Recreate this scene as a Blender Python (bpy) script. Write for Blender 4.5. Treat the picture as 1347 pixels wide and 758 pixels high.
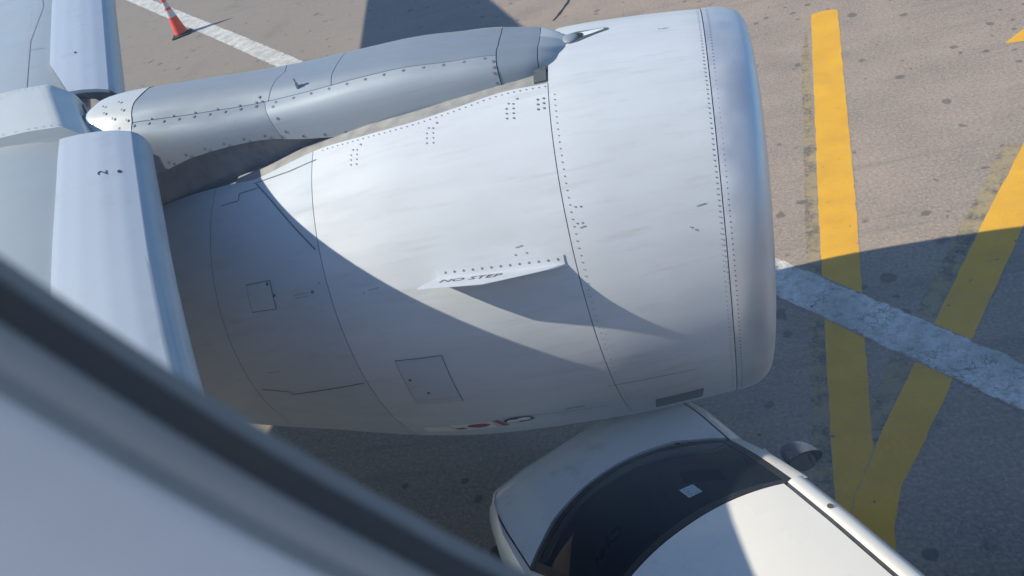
import bpy, bmesh, math, random
from mathutils import Vector, Matrix
random.seed(7)
R_ = math.radians
C = bpy.context.scene.collection
for o in list(bpy.data.objects): bpy.data.objects.remove(o)
sc = bpy.context.scene

# ------------------------------------------------------------------ camera
cam = bpy.data.cameras.new('camera'); co = bpy.data.objects.new('camera', cam); C.objects.link(co)
CR = Vector((0.95162097, 0.09170421, -0.29327098)); CU = Vector((0.17301779, 0.62882981, 0.75804875)); CF = Vector((-0.2539338, 0.77211619, -0.58254118))
M = Matrix(((CR.x, CU.x, -CF.x, 0), (CR.y, CU.y, -CF.y, 0), (CR.z, CU.z, -CF.z, 4.5), (0, 0, 0, 1)))
co.matrix_world = M
cam.sensor_width = 36; cam.lens = 36 * 1042.6 / 1347; cam.clip_start = 0.01; cam.clip_end = 3000
cam.dof.use_dof = True; cam.dof.focus_distance = 5.2; cam.dof.aperture_fstop = 8.5
sc.camera = co
# ------------------------------------------------------------------ sky and sun
SUN_AZ, SUN_EL = 8.0, 37.4
sd = Vector((math.cos(R_(SUN_AZ)) * math.cos(R_(SUN_EL)), math.sin(R_(SUN_AZ)) * math.cos(R_(SUN_EL)), -math.sin(R_(SUN_EL))))
w = bpy.data.worlds.new('World'); sc.world = w; w.use_nodes = True
nt = w.node_tree; bg = nt.nodes['Background']
sky = nt.nodes.new('ShaderNodeTexSky'); sky.sky_type = 'NISHITA'; sky.sun_disc = False
sky.sun_elevation = R_(SUN_EL); sky.sun_rotation = math.atan2(-sd.x, -sd.y)
sky.air_density = 1.0; sky.dust_density = 0.3; sky.ozone_density = 3.0
nt.links.new(sky.outputs[0], bg.inputs[0]); bg.inputs[1].default_value = 0.10
sl = bpy.data.lights.new('sun', 'SUN'); sl.energy = 5.0; sl.angle = R_(0.53); sl.color = (1, 0.77, 0.58)
so = bpy.data.objects.new('sun', sl); C.objects.link(so); so.rotation_euler = sd.to_track_quat('-Z', 'Y').to_euler(); so.location = (-20, -5, 30)
sc.view_settings.view_transform = 'Standard'; sc.view_settings.look = 'None'; sc.view_settings.gamma = 1
sc.view_settings.use_curve_mapping = False; sc.view_settings.exposure = 0.46

# ------------------------------------------------------------------ materials
def mat(name, col, rough=0.5, metal=0.0, coat=0.0, spec=0.5, noise=None, bump=None, dirt=None):
    """noise=(scale, amount) colour variation; bump=(scale, strength); dirt=(scale, colour, lo, hi)"""
    m = bpy.data.materials.new(name); m.use_nodes = True; n = m.node_tree.nodes; l = m.node_tree.links
    b = n['Principled BSDF']; b.inputs['Base Color'].default_value = (*col, 1); b.inputs['Roughness'].default_value = rough
    b.inputs['Metallic'].default_value = metal; b.inputs['Coat Weight'].default_value = coat; b.inputs['Coat Roughness'].default_value = 0.08
    b.inputs['Specular IOR Level'].default_value = spec
    tc = n.new('ShaderNodeTexCoord'); src = None
    geo = n.new('ShaderNodeNewGeometry')
    if noise:
        t = n.new('ShaderNodeTexNoise'); t.inputs['Scale'].default_value = noise[0]; t.inputs['Detail'].default_value = 6
        l.new(geo.outputs['Position'], t.inputs['Vector'])
        r = n.new('ShaderNodeMapRange'); r.inputs[1].default_value = .3; r.inputs[2].default_value = .7
        r.inputs[3].default_value = 1 - noise[1]; r.inputs[4].default_value = 1 + noise[1]; l.new(t.outputs[0], r.inputs[0])
        mx = n.new('ShaderNodeVectorMath'); mx.operation = 'SCALE'; mx.inputs[0].default_value = col; l.new(r.outputs[0], mx.inputs['Scale'])
        src = mx.outputs[0]
        r2 = n.new('ShaderNodeMapRange'); r2.inputs[1].default_value = .3; r2.inputs[2].default_value = .7
        r2.inputs[3].default_value = rough * .8; r2.inputs[4].default_value = min(1, rough * 1.25); l.new(t.outputs[0], r2.inputs[0]); l.new(r2.outputs[0], b.inputs['Roughness'])
    if dirt:
        t = n.new('ShaderNodeTexNoise'); t.inputs['Scale'].default_value = dirt[0]; t.inputs['Detail'].default_value = 8; t.inputs['Roughness'].default_value = .65
        l.new(geo.outputs['Position'], t.inputs['Vector'])
        r = n.new('ShaderNodeMapRange'); r.inputs[1].default_value = dirt[2]; r.inputs[2].default_value = dirt[3]; l.new(t.outputs[0], r.inputs[0])
        mx = n.new('ShaderNodeMix'); mx.data_type = 'RGBA'; l.new(r.outputs[0], mx.inputs[0])
        if src: l.new(src, mx.inputs[6])
        else: mx.inputs[6].default_value = (*col, 1)
        mx.inputs[7].default_value = (*dirt[1], 1); src = mx.outputs[2]
    if src: l.new(src, b.inputs['Base Color'])
    if bump:
        t = n.new('ShaderNodeTexNoise'); t.inputs['Scale'].default_value = bump[0]; t.inputs['Detail'].default_value = 5
        l.new(geo.outputs['Position'], t.inputs['Vector'])
        bp = n.new('ShaderNodeBump'); bp.inputs['Strength'].default_value = bump[1]; bp.inputs['Distance'].default_value = .01
        l.new(t.outputs[0], bp.inputs['Height']); l.new(bp.outputs[0], b.inputs['Normal'])
    return m

def streak_mat(name, col, rough, scale, amt, coat=0.0, bumpy=0.0, grime=.38):
    """painted panel with faint fore-and-aft streaks and grime"""
    m = bpy.data.materials.new(name); m.use_nodes = True; n = m.node_tree.nodes; l = m.node_tree.links
    b = n['Principled BSDF']; b.inputs['Roughness'].default_value = rough; b.inputs['Coat Weight'].default_value = coat; b.inputs['Coat Roughness'].default_value = .12
    geo = n.new('ShaderNodeNewGeometry'); mp = n.new('ShaderNodeMapping'); mp.inputs['Scale'].default_value = scale
    l.new(geo.outputs['Position'], mp.inputs['Vector'])
    t = n.new('ShaderNodeTexNoise'); t.inputs['Scale'].default_value = 1; t.inputs['Detail'].default_value = 7; t.inputs['Roughness'].default_value = .6
    l.new(mp.outputs[0], t.inputs['Vector'])
    t2 = n.new('ShaderNodeTexNoise'); t2.inputs['Scale'].default_value = 1.3; t2.inputs['Detail'].default_value = 3; l.new(geo.outputs['Position'], t2.inputs['Vector'])
    a = n.new('ShaderNodeMath'); a.operation = 'ADD'; l.new(t.outputs[0], a.inputs[0]); l.new(t2.outputs[0], a.inputs[1])
    r = n.new('ShaderNodeMapRange'); r.inputs[1].default_value = .7; r.inputs[2].default_value = 1.3; r.inputs[3].default_value = 1 - amt; r.inputs[4].default_value = 1 + amt * .4
    l.new(a.outputs[0], r.inputs[0])
    mx = n.new('ShaderNodeVectorMath'); mx.operation = 'SCALE'; mx.inputs[0].default_value = col; l.new(r.outputs[0], mx.inputs['Scale'])
    mp2 = n.new('ShaderNodeMapping'); mp2.inputs['Scale'].default_value = (scale[0] * 1.4, scale[1] * 2.2, scale[2] * 2.2); l.new(geo.outputs['Position'], mp2.inputs['Vector'])
    t3 = n.new('ShaderNodeTexNoise'); t3.inputs['Scale'].default_value = 1; t3.inputs['Detail'].default_value = 9; t3.inputs['Roughness'].default_value = .7; l.new(mp2.outputs[0], t3.inputs['Vector'])
    r3 = n.new('ShaderNodeMapRange'); r3.inputs[1].default_value = .54; r3.inputs[2].default_value = .80; r3.inputs[3].default_value = 0; r3.inputs[4].default_value = grime; l.new(t3.outputs[0], r3.inputs[0])
    gx = n.new('ShaderNodeMix'); gx.data_type = 'RGBA'; gx.inputs[7].default_value = (.34, .31, .28, 1); l.new(r3.outputs[0], gx.inputs[0]); l.new(mx.outputs[0], gx.inputs[6]); l.new(gx.outputs[2], b.inputs['Base Color'])
    r2 = n.new('ShaderNodeMapRange'); r2.inputs[1].default_value = .7; r2.inputs[2].default_value = 1.3; r2.inputs[3].default_value = rough * 1.3; r2.inputs[4].default_value = rough * .8
    l.new(a.outputs[0], r2.inputs[0]); l.new(r2.outputs[0], b.inputs['Roughness'])
    bp = n.new('ShaderNodeBump'); bp.inputs['Strength'].default_value = .06 + bumpy; bp.inputs['Distance'].default_value = .02
    l.new(t2.outputs[0], bp.inputs['Height']); l.new(bp.outputs[0], b.inputs['Normal'])
    return m

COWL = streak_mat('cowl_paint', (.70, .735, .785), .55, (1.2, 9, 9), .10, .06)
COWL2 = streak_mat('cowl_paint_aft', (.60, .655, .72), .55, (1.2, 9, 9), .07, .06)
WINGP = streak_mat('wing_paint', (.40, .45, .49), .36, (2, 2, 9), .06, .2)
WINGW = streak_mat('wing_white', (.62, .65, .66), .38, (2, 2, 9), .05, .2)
SLATP = streak_mat('slat_paint', (.54, .60, .69), .34, (3, 2, 9), .04, .3)
SLATP.node_tree.nodes['Bump'].inputs['Strength'].default_value = .02
SLATN = mat('slat_nose_paint', (.47, .53, .58), .42, .0, noise=(6, .06))
FUS = streak_mat('fuselage_paint', (.70, .70, .70), .3, (1, 3, 3), .04, .4)
LIPM = mat('polished_lip', (.78, .80, .84), .50, .72, noise=(5, .05), bump=(2.2, .05))
PYL = streak_mat('pylon_metal', (.34, .39, .45), .60, (2, 8, 8), .14, .1)
PYL.node_tree.nodes['Principled BSDF'].inputs['Metallic'].default_value = .32
PYLW = streak_mat('pylon_panel', (.48, .53, .58), .58, (1.5, 26, 26), .10, .2)
PYLW.node_tree.nodes['Principled BSDF'].inputs['Metallic'].default_value = .4
PYLD = mat('pylon_skirt_metal', (.27, .29, .32), .5, .4, noise=(9, .25), dirt=(14, (.17, .15, .14), .55, .8))
GUT = mat('gutter_sealant', (.36, .35, .33), .6, 0, noise=(14, .2), dirt=(22, (.36, .24, .19), .55, .8))
SEAM = mat('dark_seam', (.18, .19, .21), .7, noise=(30, .3))
RIV = mat('rivet_dark', (.22, .23, .25), .55, .3, noise=(40, .3))
RIVL = mat('rivet_light', (.42, .43, .45), .5, .3, noise=(40, .3))
BLACK = mat('black_marking', (.03, .03, .035), .6, noise=(60, .3))
HOLE = mat('duct_black', (.015, .015, .017), .8, noise=(40, .3))
WHITE = mat('white_decal', (.92, .92, .91), .45, noise=(30, .08))
RED = mat('red_decal', (.42, .045, .06), .5, noise=(30, .15))
OLIVE = mat('plate_grey', (.16, .17, .16), .5, .4, noise=(25, .25))
RUB = mat('window_seal_rubber', (.035, .045, .055), .75, noise=(30, .2))
BEZ = mat('window_bezel', (.22, .26, .29), .6, noise=(20, .1))
LIN = mat('cabin_lining_plastic', (.50, .55, .61), .55, noise=(6, .04), bump=(90, .05))
FLR = mat('cabin_floor_bounce', (.60, .72, .88), .8, noise=(8, .08))  # unseen floor, pale blue chosen to bounce cool light onto the lining
CARP = mat('car_white_paint', (.88, .84, .78), .28, 0, .8, noise=(2.5, .03), dirt=(5, (.52, .49, .45), .62, .85))
CARH = mat('car_white_paint_dusty_lifted', (.92, .92, .93), .30, 0, .8, dirt=(3.6, (.55, .53, .52), .55, .85))  # dusty bonnet paint, whitened to lift it out of the engine's shade
CARB = mat('car_black_trim', (.025, .026, .028), .5, noise=(30, .2))
CARI = mat('car_interior', (.05, .085, .14), .8, noise=(12, .3))
CARM = mat('car_moulding', (.09, .085, .075), .6, noise=(30, .2))
MIRH = mat('mirror_housing', (.13, .14, .155), .28, 0, .5, noise=(20, .15))
MIRG = mat('mirror_glass', (.75, .77, .80), .06, 1.0, noise=(15, .05))
TYRE = mat('tyre_rubber', (.02, .02, .02), .85, noise=(20, .3))
RIM = mat('wheel_rim', (.5, .5, .52), .35, .9, noise=(10, .1))
LAMPG = mat('headlamp_lens', (.55, .57, .6), .1, .2, .6, noise=(20, .1))
TAILR = mat('tail_lamp_red', (.35, .02, .02), .2, 0, .6, noise=(20, .1))
PAPER = mat('paper_sticker', (.55, .64, .66), .7, dirt=(70, (.16, .26, .32), .45, .62))
CONE = mat('cone_orange', (.90, .09, .025), .5, noise=(8, .12))
CONEW = mat('cone_reflective_band', (.62, .60, .62), .35, noise=(20, .12))
CONEB = mat('cone_base_rubber', (.022, .022, .024), .8, noise=(14, .3))

def glass(name, tint, refl, dif=0.0):
    m = bpy.data.materials.new(name); m.use_nodes = True; n = m.node_tree.nodes; l = m.node_tree.links
    n.remove(n['Principled BSDF']); out = n['Material Output']
    tr = n.new('ShaderNodeBsdfTransparent'); tr.inputs[0].default_value = (*tint, 1)
    gl = n.new('ShaderNodeBsdfGlossy'); gl.inputs['Roughness'].default_value = .03
    fr = n.new('ShaderNodeFresnel'); fr.inputs[0].default_value = refl
    t = n.new('ShaderNodeTexNoise'); t.inputs['Scale'].default_value = 25; g = n.new('ShaderNodeNewGeometry'); l.new(g.outputs['Position'], t.inputs[0])
    r = n.new('ShaderNodeMapRange'); r.inputs[3].default_value = dif * .6; r.inputs[4].default_value = dif * 1.4; l.new(t.outputs[0], r.inputs[0])
    df = n.new('ShaderNodeBsdfDiffuse'); df.inputs[0].default_value = (.50, .68, .92, 1)  # bluish diffuse share paints a pale haze into the glass
    m1 = n.new('ShaderNodeMixShader'); l.new(r.outputs[0], m1.inputs[0]); l.new(tr.outputs[0], m1.inputs[1]); l.new(df.outputs[0], m1.inputs[2])
    m2 = n.new('ShaderNodeMixShader'); l.new(fr.outputs[0], m2.inputs[0]); l.new(m1.outputs[0], m2.inputs[1]); l.new(gl.outputs[0], m2.inputs[2])
    l.new(m2.outputs[0], out.inputs[0]); return m
CGLASS = glass('car_glass', (.09, .16, .26), 1.22, .02)
PANE = glass('cabin_window_acrylic', (.74, .905, 1.0), 1.02, .07)  # blue tint and diffuse share put a cool veil over the view

# ------------------------------------------------------------------ mesh helpers
ORG = {}
def link(o, parent, org):
    C.objects.link(o); ORG[o.name] = Vector(org)
    if parent is not None:
        o.parent = parent; o.location = Vector(org) - ORG[parent.name]
    else: o.location = org
def empty(name, org, parent=None):
    o = bpy.data.objects.new(name, None); o.empty_display_size = .2; link(o, parent, org); return o
def mk(name, vs, fs, m, parent=None, smooth=False, mi=None, org=None, sharp=None):
    vs = [Vector(v) for v in vs]
    if org is None:
        lo = [min(v[i] for v in vs) for i in range(3)]; hi = [max(v[i] for v in vs) for i in range(3)]
        org = Vector([(a + b) / 2 for a, b in zip(lo, hi)])
    me = bpy.data.meshes.new(name); me.from_pydata([v - Vector(org) for v in vs], [], fs)
    ms = m if isinstance(m, (list, tuple)) else [m]
    for x in ms: me.materials.append(x)
    if mi: me.polygons.foreach_set('material_index', mi)
    if smooth:
        me.polygons.foreach_set('use_smooth', [True] * len(me.polygons))
        try: me.set_sharp_from_angle(angle=R_(sharp or 35))
        except Exception: pass
    me.update()
    o = bpy.data.objects.new(name, me); link(o, parent, org); return o
class MB:
    def __init__(s): s.v = []; s.f = []; s.m = []
    def add(s, vs, fs, mi=0):
        k = len(s.v); s.v += [Vector(v) for v in vs]; s.f += [[i + k for i in f] for f in fs]; s.m += [mi] * len(fs); return s
    def box(s, a, b, mi=0, T=None):
        vs = [Vector((x, y, z)) for z in (a[2], b[2]) for y in (a[1], b[1]) for x in (a[0], b[0])]
        if T: vs = [T(v) for v in vs]
        return s.add(vs, [(0, 2, 3, 1), (4, 5, 7, 6), (0, 1, 5, 4), (2, 6, 7, 3), (0, 4, 6, 2), (1, 3, 7, 5)], mi)
    def build(s, name, m, parent=None, smooth=False, org=None, sharp=None): return mk(name, s.v, s.f, m, parent, smooth, s.m, org, sharp)
def grid(fn, nu, nv, closev=False):
    vs = [fn(i / nu, j / nv) for i in range(nu + 1) for j in range(nv + (0 if closev else 1))]
    W = nv if closev else nv + 1; fs = []
    for i in range(nu):
        for j in range(nv):
            a = i * W + j; b = i * W + (j + 1) % W
            fs.append((a, b, b + W, a + W))
    return vs, fs
def sheet(fn, nfn, nu, nv, thick):
    """panel with a folded-in edge: outer skin fn(u,v), edges turned down along -nfn by thick"""
    vs, fs = grid(fn, nu, nv); W = nv + 1
    ring = [j for j in range(W)] + [i * W + nv for i in range(1, nu + 1)] + [nu * W + j for j in range(nv - 1, -1, -1)] + [i * W for i in range(nu - 1, 0, -1)]
    k = len(vs); vs = [Vector(v) for v in vs]
    for r in ring:
        u, v = (r // W) / nu, (r % W) / nv
        vs.append(Vector(vs[r]) - nfn(u, v) * thick)
    n = len(ring)
    for a in range(n): fs.append((ring[a], k + a, k + (a + 1) % n, ring[(a + 1) % n]))
    return vs, fs
def interp(xs, ys, x):
    if x <= xs[0]: return ys[0]
    for a in range(len(xs) - 1):
        if x <= xs[a + 1]:
            t = (x - xs[a]) / (xs[a + 1] - xs[a]); return ys[a] + (ys[a + 1] - ys[a]) * t
    return ys[-1]
def smoothi(xs, ys, x):
    """cubic hermite interpolation"""
    n = len(xs)
    if x <= xs[0]: k = 0
    elif x >= xs[-1]: k = n - 2
    else: k = max(i for i in range(n - 1) if xs[i] <= x)
    def sl(i):
        a, b = max(0, i - 1), min(n - 1, i + 1); return (ys[b] - ys[a]) / (xs[b] - xs[a])
    h = xs[k + 1] - xs[k]; t = min(1, max(0, (x - xs[k]) / h))
    return (2*t**3-3*t*t+1)*ys[k] + (t**3-2*t*t+t)*h*sl(k) + (-2*t**3+3*t*t)*ys[k+1] + (t**3-t*t)*h*sl(k+1)
def text_verts(s, size):
    cu = bpy.data.curves.new('tmp_text', 'FONT'); cu.body = s; cu.size = size; cu.resolution_u = 3
    ob = bpy.data.objects.new('tmp_text', cu); C.objects.link(ob)
    dg = bpy.context.evaluated_depsgraph_get(); me = bpy.data.meshes.new_from_object(ob.evaluated_get(dg))
    vs = [v.co.copy() for v in me.vertices]; fs = [tuple(p.vertices) for p in me.polygons]
    bpy.data.objects.remove(ob); bpy.data.curves.remove(cu); bpy.data.meshes.remove(me)
    return vs, fs
def tag(o, label=None, cat=None, group=None, kind=None):
    if label: o['label'] = label
    if cat: o['category'] = cat
    if group: o['group'] = group
    if kind: o['kind'] = kind
    return o

# ------------------------------------------------------------------ apron
def ground_nodes(m):
    """concrete and old asphalt: returns (colour socket, bump normal socket)"""
    n = m.node_tree.nodes; l = m.node_tree.links
    g = n.new('ShaderNodeNewGeometry'); P = g.outputs['Position']
    def noise(s, d=6, r=.55, vec=P):
        t = n.new('ShaderNodeTexNoise'); t.inputs['Scale'].default_value = s; t.inputs['Detail'].default_value = d; t.inputs['Roughness'].default_value = r; l.new(vec, t.inputs['Vector']); return t.outputs[0]
    def rng(x, a, b, c, d):
        r = n.new('ShaderNodeMapRange'); r.inputs[1].default_value = a; r.inputs[2].default_value = b; r.inputs[3].default_value = c; r.inputs[4].default_value = d; l.new(x, r.inputs[0]); return r.outputs[0]
    def mixc(f, a, b):
        x = n.new('ShaderNodeMix'); x.data_type = 'RGBA'
        if isinstance(f, float): x.inputs[0].default_value = f
        else: l.new(f, x.inputs[0])
        for k, c in ((6, a), (7, b)):
            if isinstance(c, tuple): x.inputs[k].default_value = (*c, 1)
            else: l.new(c, x.inputs[k])
        return x.outputs[2]
    sx = n.new('ShaderNodeSeparateXYZ'); l.new(P, sx.inputs[0])
    big = noise(.25, 4)
    ad = n.new('ShaderNodeMath'); ad.operation = 'MULTIPLY_ADD'; ad.inputs[1].default_value = 5; l.new(big, ad.inputs[0]); l.new(sx.outputs[0], ad.inputs[2])
    far = rng(ad.outputs[0], -6.0, 1.5, 1, 0)             # older, greyer paving further aft
    base = mixc(far, (.385, .295, .233), (.235, .208, .184))
    base = mixc(rng(noise(1.1, 7, .6), .35, .7, 0, 1), base, (.255, .215, .180))
    base = mixc(rng(noise(38, 3, .75), .45, .68, 0, .6), base, (.54, .46, .39))     # pale aggregate
    base = mixc(rng(noise(27, 5, .75), .50, .70, 0, .6), base, (.14, .118, .102))    # dark aggregate
    base = mixc(rng(noise(.6, 3), .60, .78, 0, .45), base, (.13, .12, .115))
    mp = n.new('ShaderNodeMapping'); mp.inputs['Rotation'].default_value = (0, 0, .5); mp.inputs['Scale'].default_value = (.35, 4.5, 1); l.new(P, mp.inputs['Vector'])
    base = mixc(rng(noise(1.0, 6, .6, mp.outputs[0]), .55, .72, 0, .38), base, (.16, .14, .125))
    # oil drips: sparse voronoi dots with uneven size
    for s, thr, amt in ((2.2, .20, .6), (4.4, .24, .6)):
        wv = n.new('ShaderNodeVectorMath'); wv.operation = 'ADD'; l.new(P, wv.inputs[0])
        t = n.new('ShaderNodeTexNoise'); t.inputs['Scale'].default_value = 9; l.new(P, t.inputs[0]); sc_ = n.new('ShaderNodeVectorMath'); sc_.operation = 'SCALE'; sc_.inputs['Scale'].default_value = .08
        l.new(t.outputs[1], sc_.inputs[0]); l.new(sc_.outputs[0], wv.inputs[1])
        v = n.new('ShaderNodeTexVoronoi'); v.inputs['Scale'].default_value = s; l.new(wv.outputs[0], v.inputs['Vector'])
        sp = n.new('ShaderNodeSeparateColor'); l.new(v.outputs['Color'], sp.inputs[0])
        rad = rng(sp.outputs[0], .1, 1, 0, thr)
        lt = n.new('ShaderNodeMath'); lt.operation = 'SUBTRACT'; l.new(rad, lt.inputs[0]); l.new(v.outputs['Distance'], lt.inputs[1])
        base = mixc(rng(lt.outputs[0], 0, .05, 0, amt), base, (.085, .078, .072))
    bp = n.new('ShaderNodeBump'); bp.inputs['Strength'].default_value = .25; bp.inputs['Distance'].default_value = .004
    l.new(noise(75, 3, .6), bp.inputs['Height'])
    return base, bp.outputs[0], noise, rng, mixc, g
gm = bpy.data.materials.new('apron_paving'); gm.use_nodes = True
col, nor, *_ = ground_nodes(gm); b = gm.node_tree.nodes['Principled BSDF']; b.inputs['Roughness'].default_value = .85; b.inputs['Specular IOR Level'].default_value = .25
gm.node_tree.links.new(col, b.inputs['Base Color']); gm.node_tree.links.new(nor, b.inputs['Normal'])

def paint_mat(name, c1, c2, lo, hi, edge, crack, wear=.5):
    """road paint over the paving: worn through by noise, ragged at the edges (u across 0..1 in UV.y)"""
    m = bpy.data.materials.new(name); m.use_nodes = True; n = m.node_tree.nodes; l = m.node_tree.links
    base, nr, noise, rng, mixc, g = ground_nodes(m)
    uv = n.new('ShaderNodeUVMap'); s = n.new('ShaderNodeSeparateXYZ'); l.new(uv.outputs[0], s.inputs[0])
    d = n.new('ShaderNodeMath'); d.operation = 'SUBTRACT'; d.inputs[1].default_value = .5; l.new(s.outputs[1], d.inputs[0])
    ab = n.new('ShaderNodeMath'); ab.operation = 'ABSOLUTE'; l.new(d.outputs[0], ab.inputs[0])
    e = n.new('ShaderNodeMath'); e.operation = 'MULTIPLY_ADD'; e.inputs[1].default_value = edge; l.new(noise(5, 8, .7), e.inputs[0]); l.new(ab.outputs[0], e.inputs[2])
    m1 = rng(e.outputs[0], .5 + edge * .38, .5 + edge * .46, 1, 0)
    paint = mixc(rng(noise(3, 6), .35, .65, 0, 1), c1, c2)
    if crack:
        paint = mixc(rng(noise(13, 6, .75), .48, .62, 0, .65), paint, (.30, .29, .28))
        v = n.new('ShaderNodeTexVoronoi'); v.feature = 'DISTANCE_TO_EDGE'; v.inputs['Scale'].default_value = 11
        t = n.new('ShaderNodeTexNoise'); t.inputs['Scale'].default_value = 8; t.inputs['Detail'].default_value = 6; l.new(g.outputs['Position'], t.inputs[0]); a = n.new('ShaderNodeVectorMath'); a.operation = 'MULTIPLY_ADD'; a.inputs[1].default_value = (.22, .22, .22)
        l.new(t.outputs[1], a.inputs[0]); l.new(g.outputs['Position'], a.inputs[2]); l.new(a.outputs[0], v.inputs['Vector'])
        ck = rng(v.outputs[0], .0, .045, 1, 0); gate = rng(noise(2.6, 4), .50, .60, 0, 1)
        mm = n.new('ShaderNodeMath'); mm.operation = 'MULTIPLY'; l.new(ck, mm.inputs[0]); l.new(gate, mm.inputs[1])
        paint = mixc(mm.outputs[0], paint, (.045, .043, .042))
    w1 = rng(noise(5.5, 9, .72), lo, hi, 0, 1); w2 = rng(noise(38, 4, .7), .42, .66, 0, wear)
    mxm = n.new('ShaderNodeMath'); mxm.operation = 'MAXIMUM'; l.new(w1, mxm.inputs[0]); l.new(w2, mxm.inputs[1])
    if not crack: paint = mixc(w1, paint, (.13, .105, .08)); mxm.operation = 'MULTIPLY'; n_ = n.new('ShaderNodeMath'); n_.operation = 'ADD'; n_.inputs[1].default_value = 0; mxm.inputs[0].default_value = 1; l.remove(mxm.inputs[0].links[0])
    inv = n.new('ShaderNodeMath'); inv.operation = 'SUBTRACT'; inv.inputs[0].default_value = 1; l.new(mxm.outputs[0], inv.inputs[1])
    mul = n.new('ShaderNodeMath'); mul.operation = 'MULTIPLY'; l.new(m1, mul.inputs[0]); l.new(inv.outputs[0], mul.inputs[1])
    b = n['Principled BSDF']; b.inputs['Roughness'].default_value = .75; b.inputs['Specular IOR Level'].default_value = .3
    l.new(mixc(mul.outputs[0], base, paint), b.inputs['Base Color']); l.new(nr, b.inputs['Normal'])
    if crack: m.node_tree.nodes['Bump'].inputs['Strength'].default_value = .7; m.node_tree.nodes['Bump'].inputs['Distance'].default_value = .01
    return m
YEL = paint_mat('yellow_line_paint', (.88, .46, .012), (.76, .39, .012), .63, .66, .16, False, .26)
YELG = paint_mat('faded_yellow_paint', (.40, .31, .15), (.36, .28, .14), .46, .60, .5, False, .8)
WHT = paint_mat('worn_white_paint', (.84, .83, .80), (.54, .53, .51), .58, .72, .40, True, .40)

apron = mk('apron', *grid(lambda u, v: (-700 + 1400 * u, -700 + 1400 * v, 0), 1, 1), gm, org=(0, 0, 0)); tag(apron, kind='structure')
def strip(name, L, R, m, z, lab=None, sub=24, caps=0):
    """painted band between two polylines of equal length (left and right edges)"""
    vs, fs, uvs = [], [], []
    n = len(L) - 1; ns = max(1, sub // n); rows = []
    for k in range(n):
        for i in range(ns + (1 if k == n - 1 else 0)):
            t = i / ns; a = [L[k][q] + (L[k+1][q] - L[k][q]) * t for q in (0, 1)]; c = [R[k][q] + (R[k+1][q] - R[k][q]) * t for q in (0, 1)]
            rows.append((a, c))
    if caps:                                                   # rounded first end
        (a0, c0), (a1, c1) = rows[0], rows[1]
        dx, dy = a0[0] - a1[0], a0[1] - a1[1]; q = math.hypot(dx, dy); dx, dy = dx / q, dy / q; extra = []
        for t in (.99, .9, .7, .4):
            s_ = caps * math.sqrt(max(0, 1 - t ** 2)) ; sh = (1 - math.sqrt(1 - t ** 4)) * .5
            extra.append(([a0[0] + (c0[0]-a0[0]) * sh + dx * caps * t * .9, a0[1] + (c0[1]-a0[1]) * sh + dy * caps * t * .9], [c0[0] - (c0[0]-a0[0]) * sh + dx * caps * t * .9, c0[1] - (c0[1]-a0[1]) * sh + dy * caps * t * .9]))
        rows = extra + rows
    for a, c in rows: vs += [(a[0], a[1], z), (c[0], c[1], z)]
    for i in range(len(rows) - 1): fs.append((2*i, 2*i+1, 2*i+3, 2*i+2))
    o = mk(name, vs, fs, m, apron); me = o.data; uvl = me.uv_layers.new(name='UVMap')
    for p in me.polygons:
        for li in p.loop_indices:
            vi = me.loops[li].vertex_index; uvl.data[li].uv = (vi // 2 / 10, vi % 2)
    if lab: o['label'] = lab
    return o
def line2(p, q, t): return (p[0] + (q[0] - p[0]) * t, p[1] + (q[1] - p[1]) * t)
# yellow lead-in lines joining in a Y, and the long white line
strip('yellow_line', [(1.70, 10.60), (.96, 6.38), (.51, 3.69), (.42, 3.1), (.33, 2.4)], [(2.03, 10.56), (1.27, 6.27), (.77, 3.67), (.70, 3.1), (.64, 2.4)], YEL, .0018, 'yellow line running straight away from the engine inlet', 32, .12)
strip('yellow_line', [(4.6, 9.75), (2.78, 6.72), (2.09, 5.67), (.83, 3.68), (.55, 3.2), (.46, 2.95), (.40, 2.6)], [(4.95, 9.55), (3.08, 6.60), (2.36, 5.55), (1.07, 3.57), (.84, 3.24), (.72, 2.95), (.655, 2.6)], YEL, .0026, 'yellow line slanting in to join the straight one', 32)
strip('faded_line', [(1.40, 9.6), (.84, 6.4), (.39, 3.7), (.3, 3.1)], [(1.58, 10.2), (.98, 6.4), (.53, 3.7), (.44, 3.1)], YELG, .001, 'faded older yellow paint beside the straight yellow line', 24)
strip('faded_line', [(2.62, 6.75), (1.94, 5.70), (.66, 3.72)], [(2.80, 6.72), (2.11, 5.67), (.85, 3.68)], YELG, .001, 'faded older yellow paint beside the slanting yellow line', 24)
strip('white_line', [(-19.2, 27.6), (-9.94, 17.10), (.37, 5.24), (1.67, 3.72), (2.76, 2.44)], [(-18.9, 28.0), (-9.60, 17.38), (.52, 5.68), (1.88, 4.08), (3.07, 2.70)], WHT, .0034, 'long worn white line crossing the apron behind the engine', 40)
arr = strip('yellow_arrow', [(3.32, 8.68), (3.75, 9.06), (4.3, 9.5)], [(3.34, 8.66), (3.72, 8.56), (4.4, 8.40)], YEL, .0018, 'yellow arrow head at the edge of the paving')
bm_ = MB()
pts = [(-1.66, 13.95), (-1.70, 13.7), (-1.74, 13.55), (-1.80, 13.35), (-1.84, 13.2), (-1.92, 13.0)]
for k in range(len(pts) - 1):
    (x0, y0), (x1, y1) = pts[k], pts[k + 1]; wd = .022 + .008 * (k % 2)
    bm_.add([(x0 - wd, y0, .004), (x0 + wd, y0, .004), (x1 + wd, y1, .004), (x1 - wd, y1, .004)], [(0, 1, 2, 3)])
bm_.build('pavement_crack', HOLE, apron)

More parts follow.
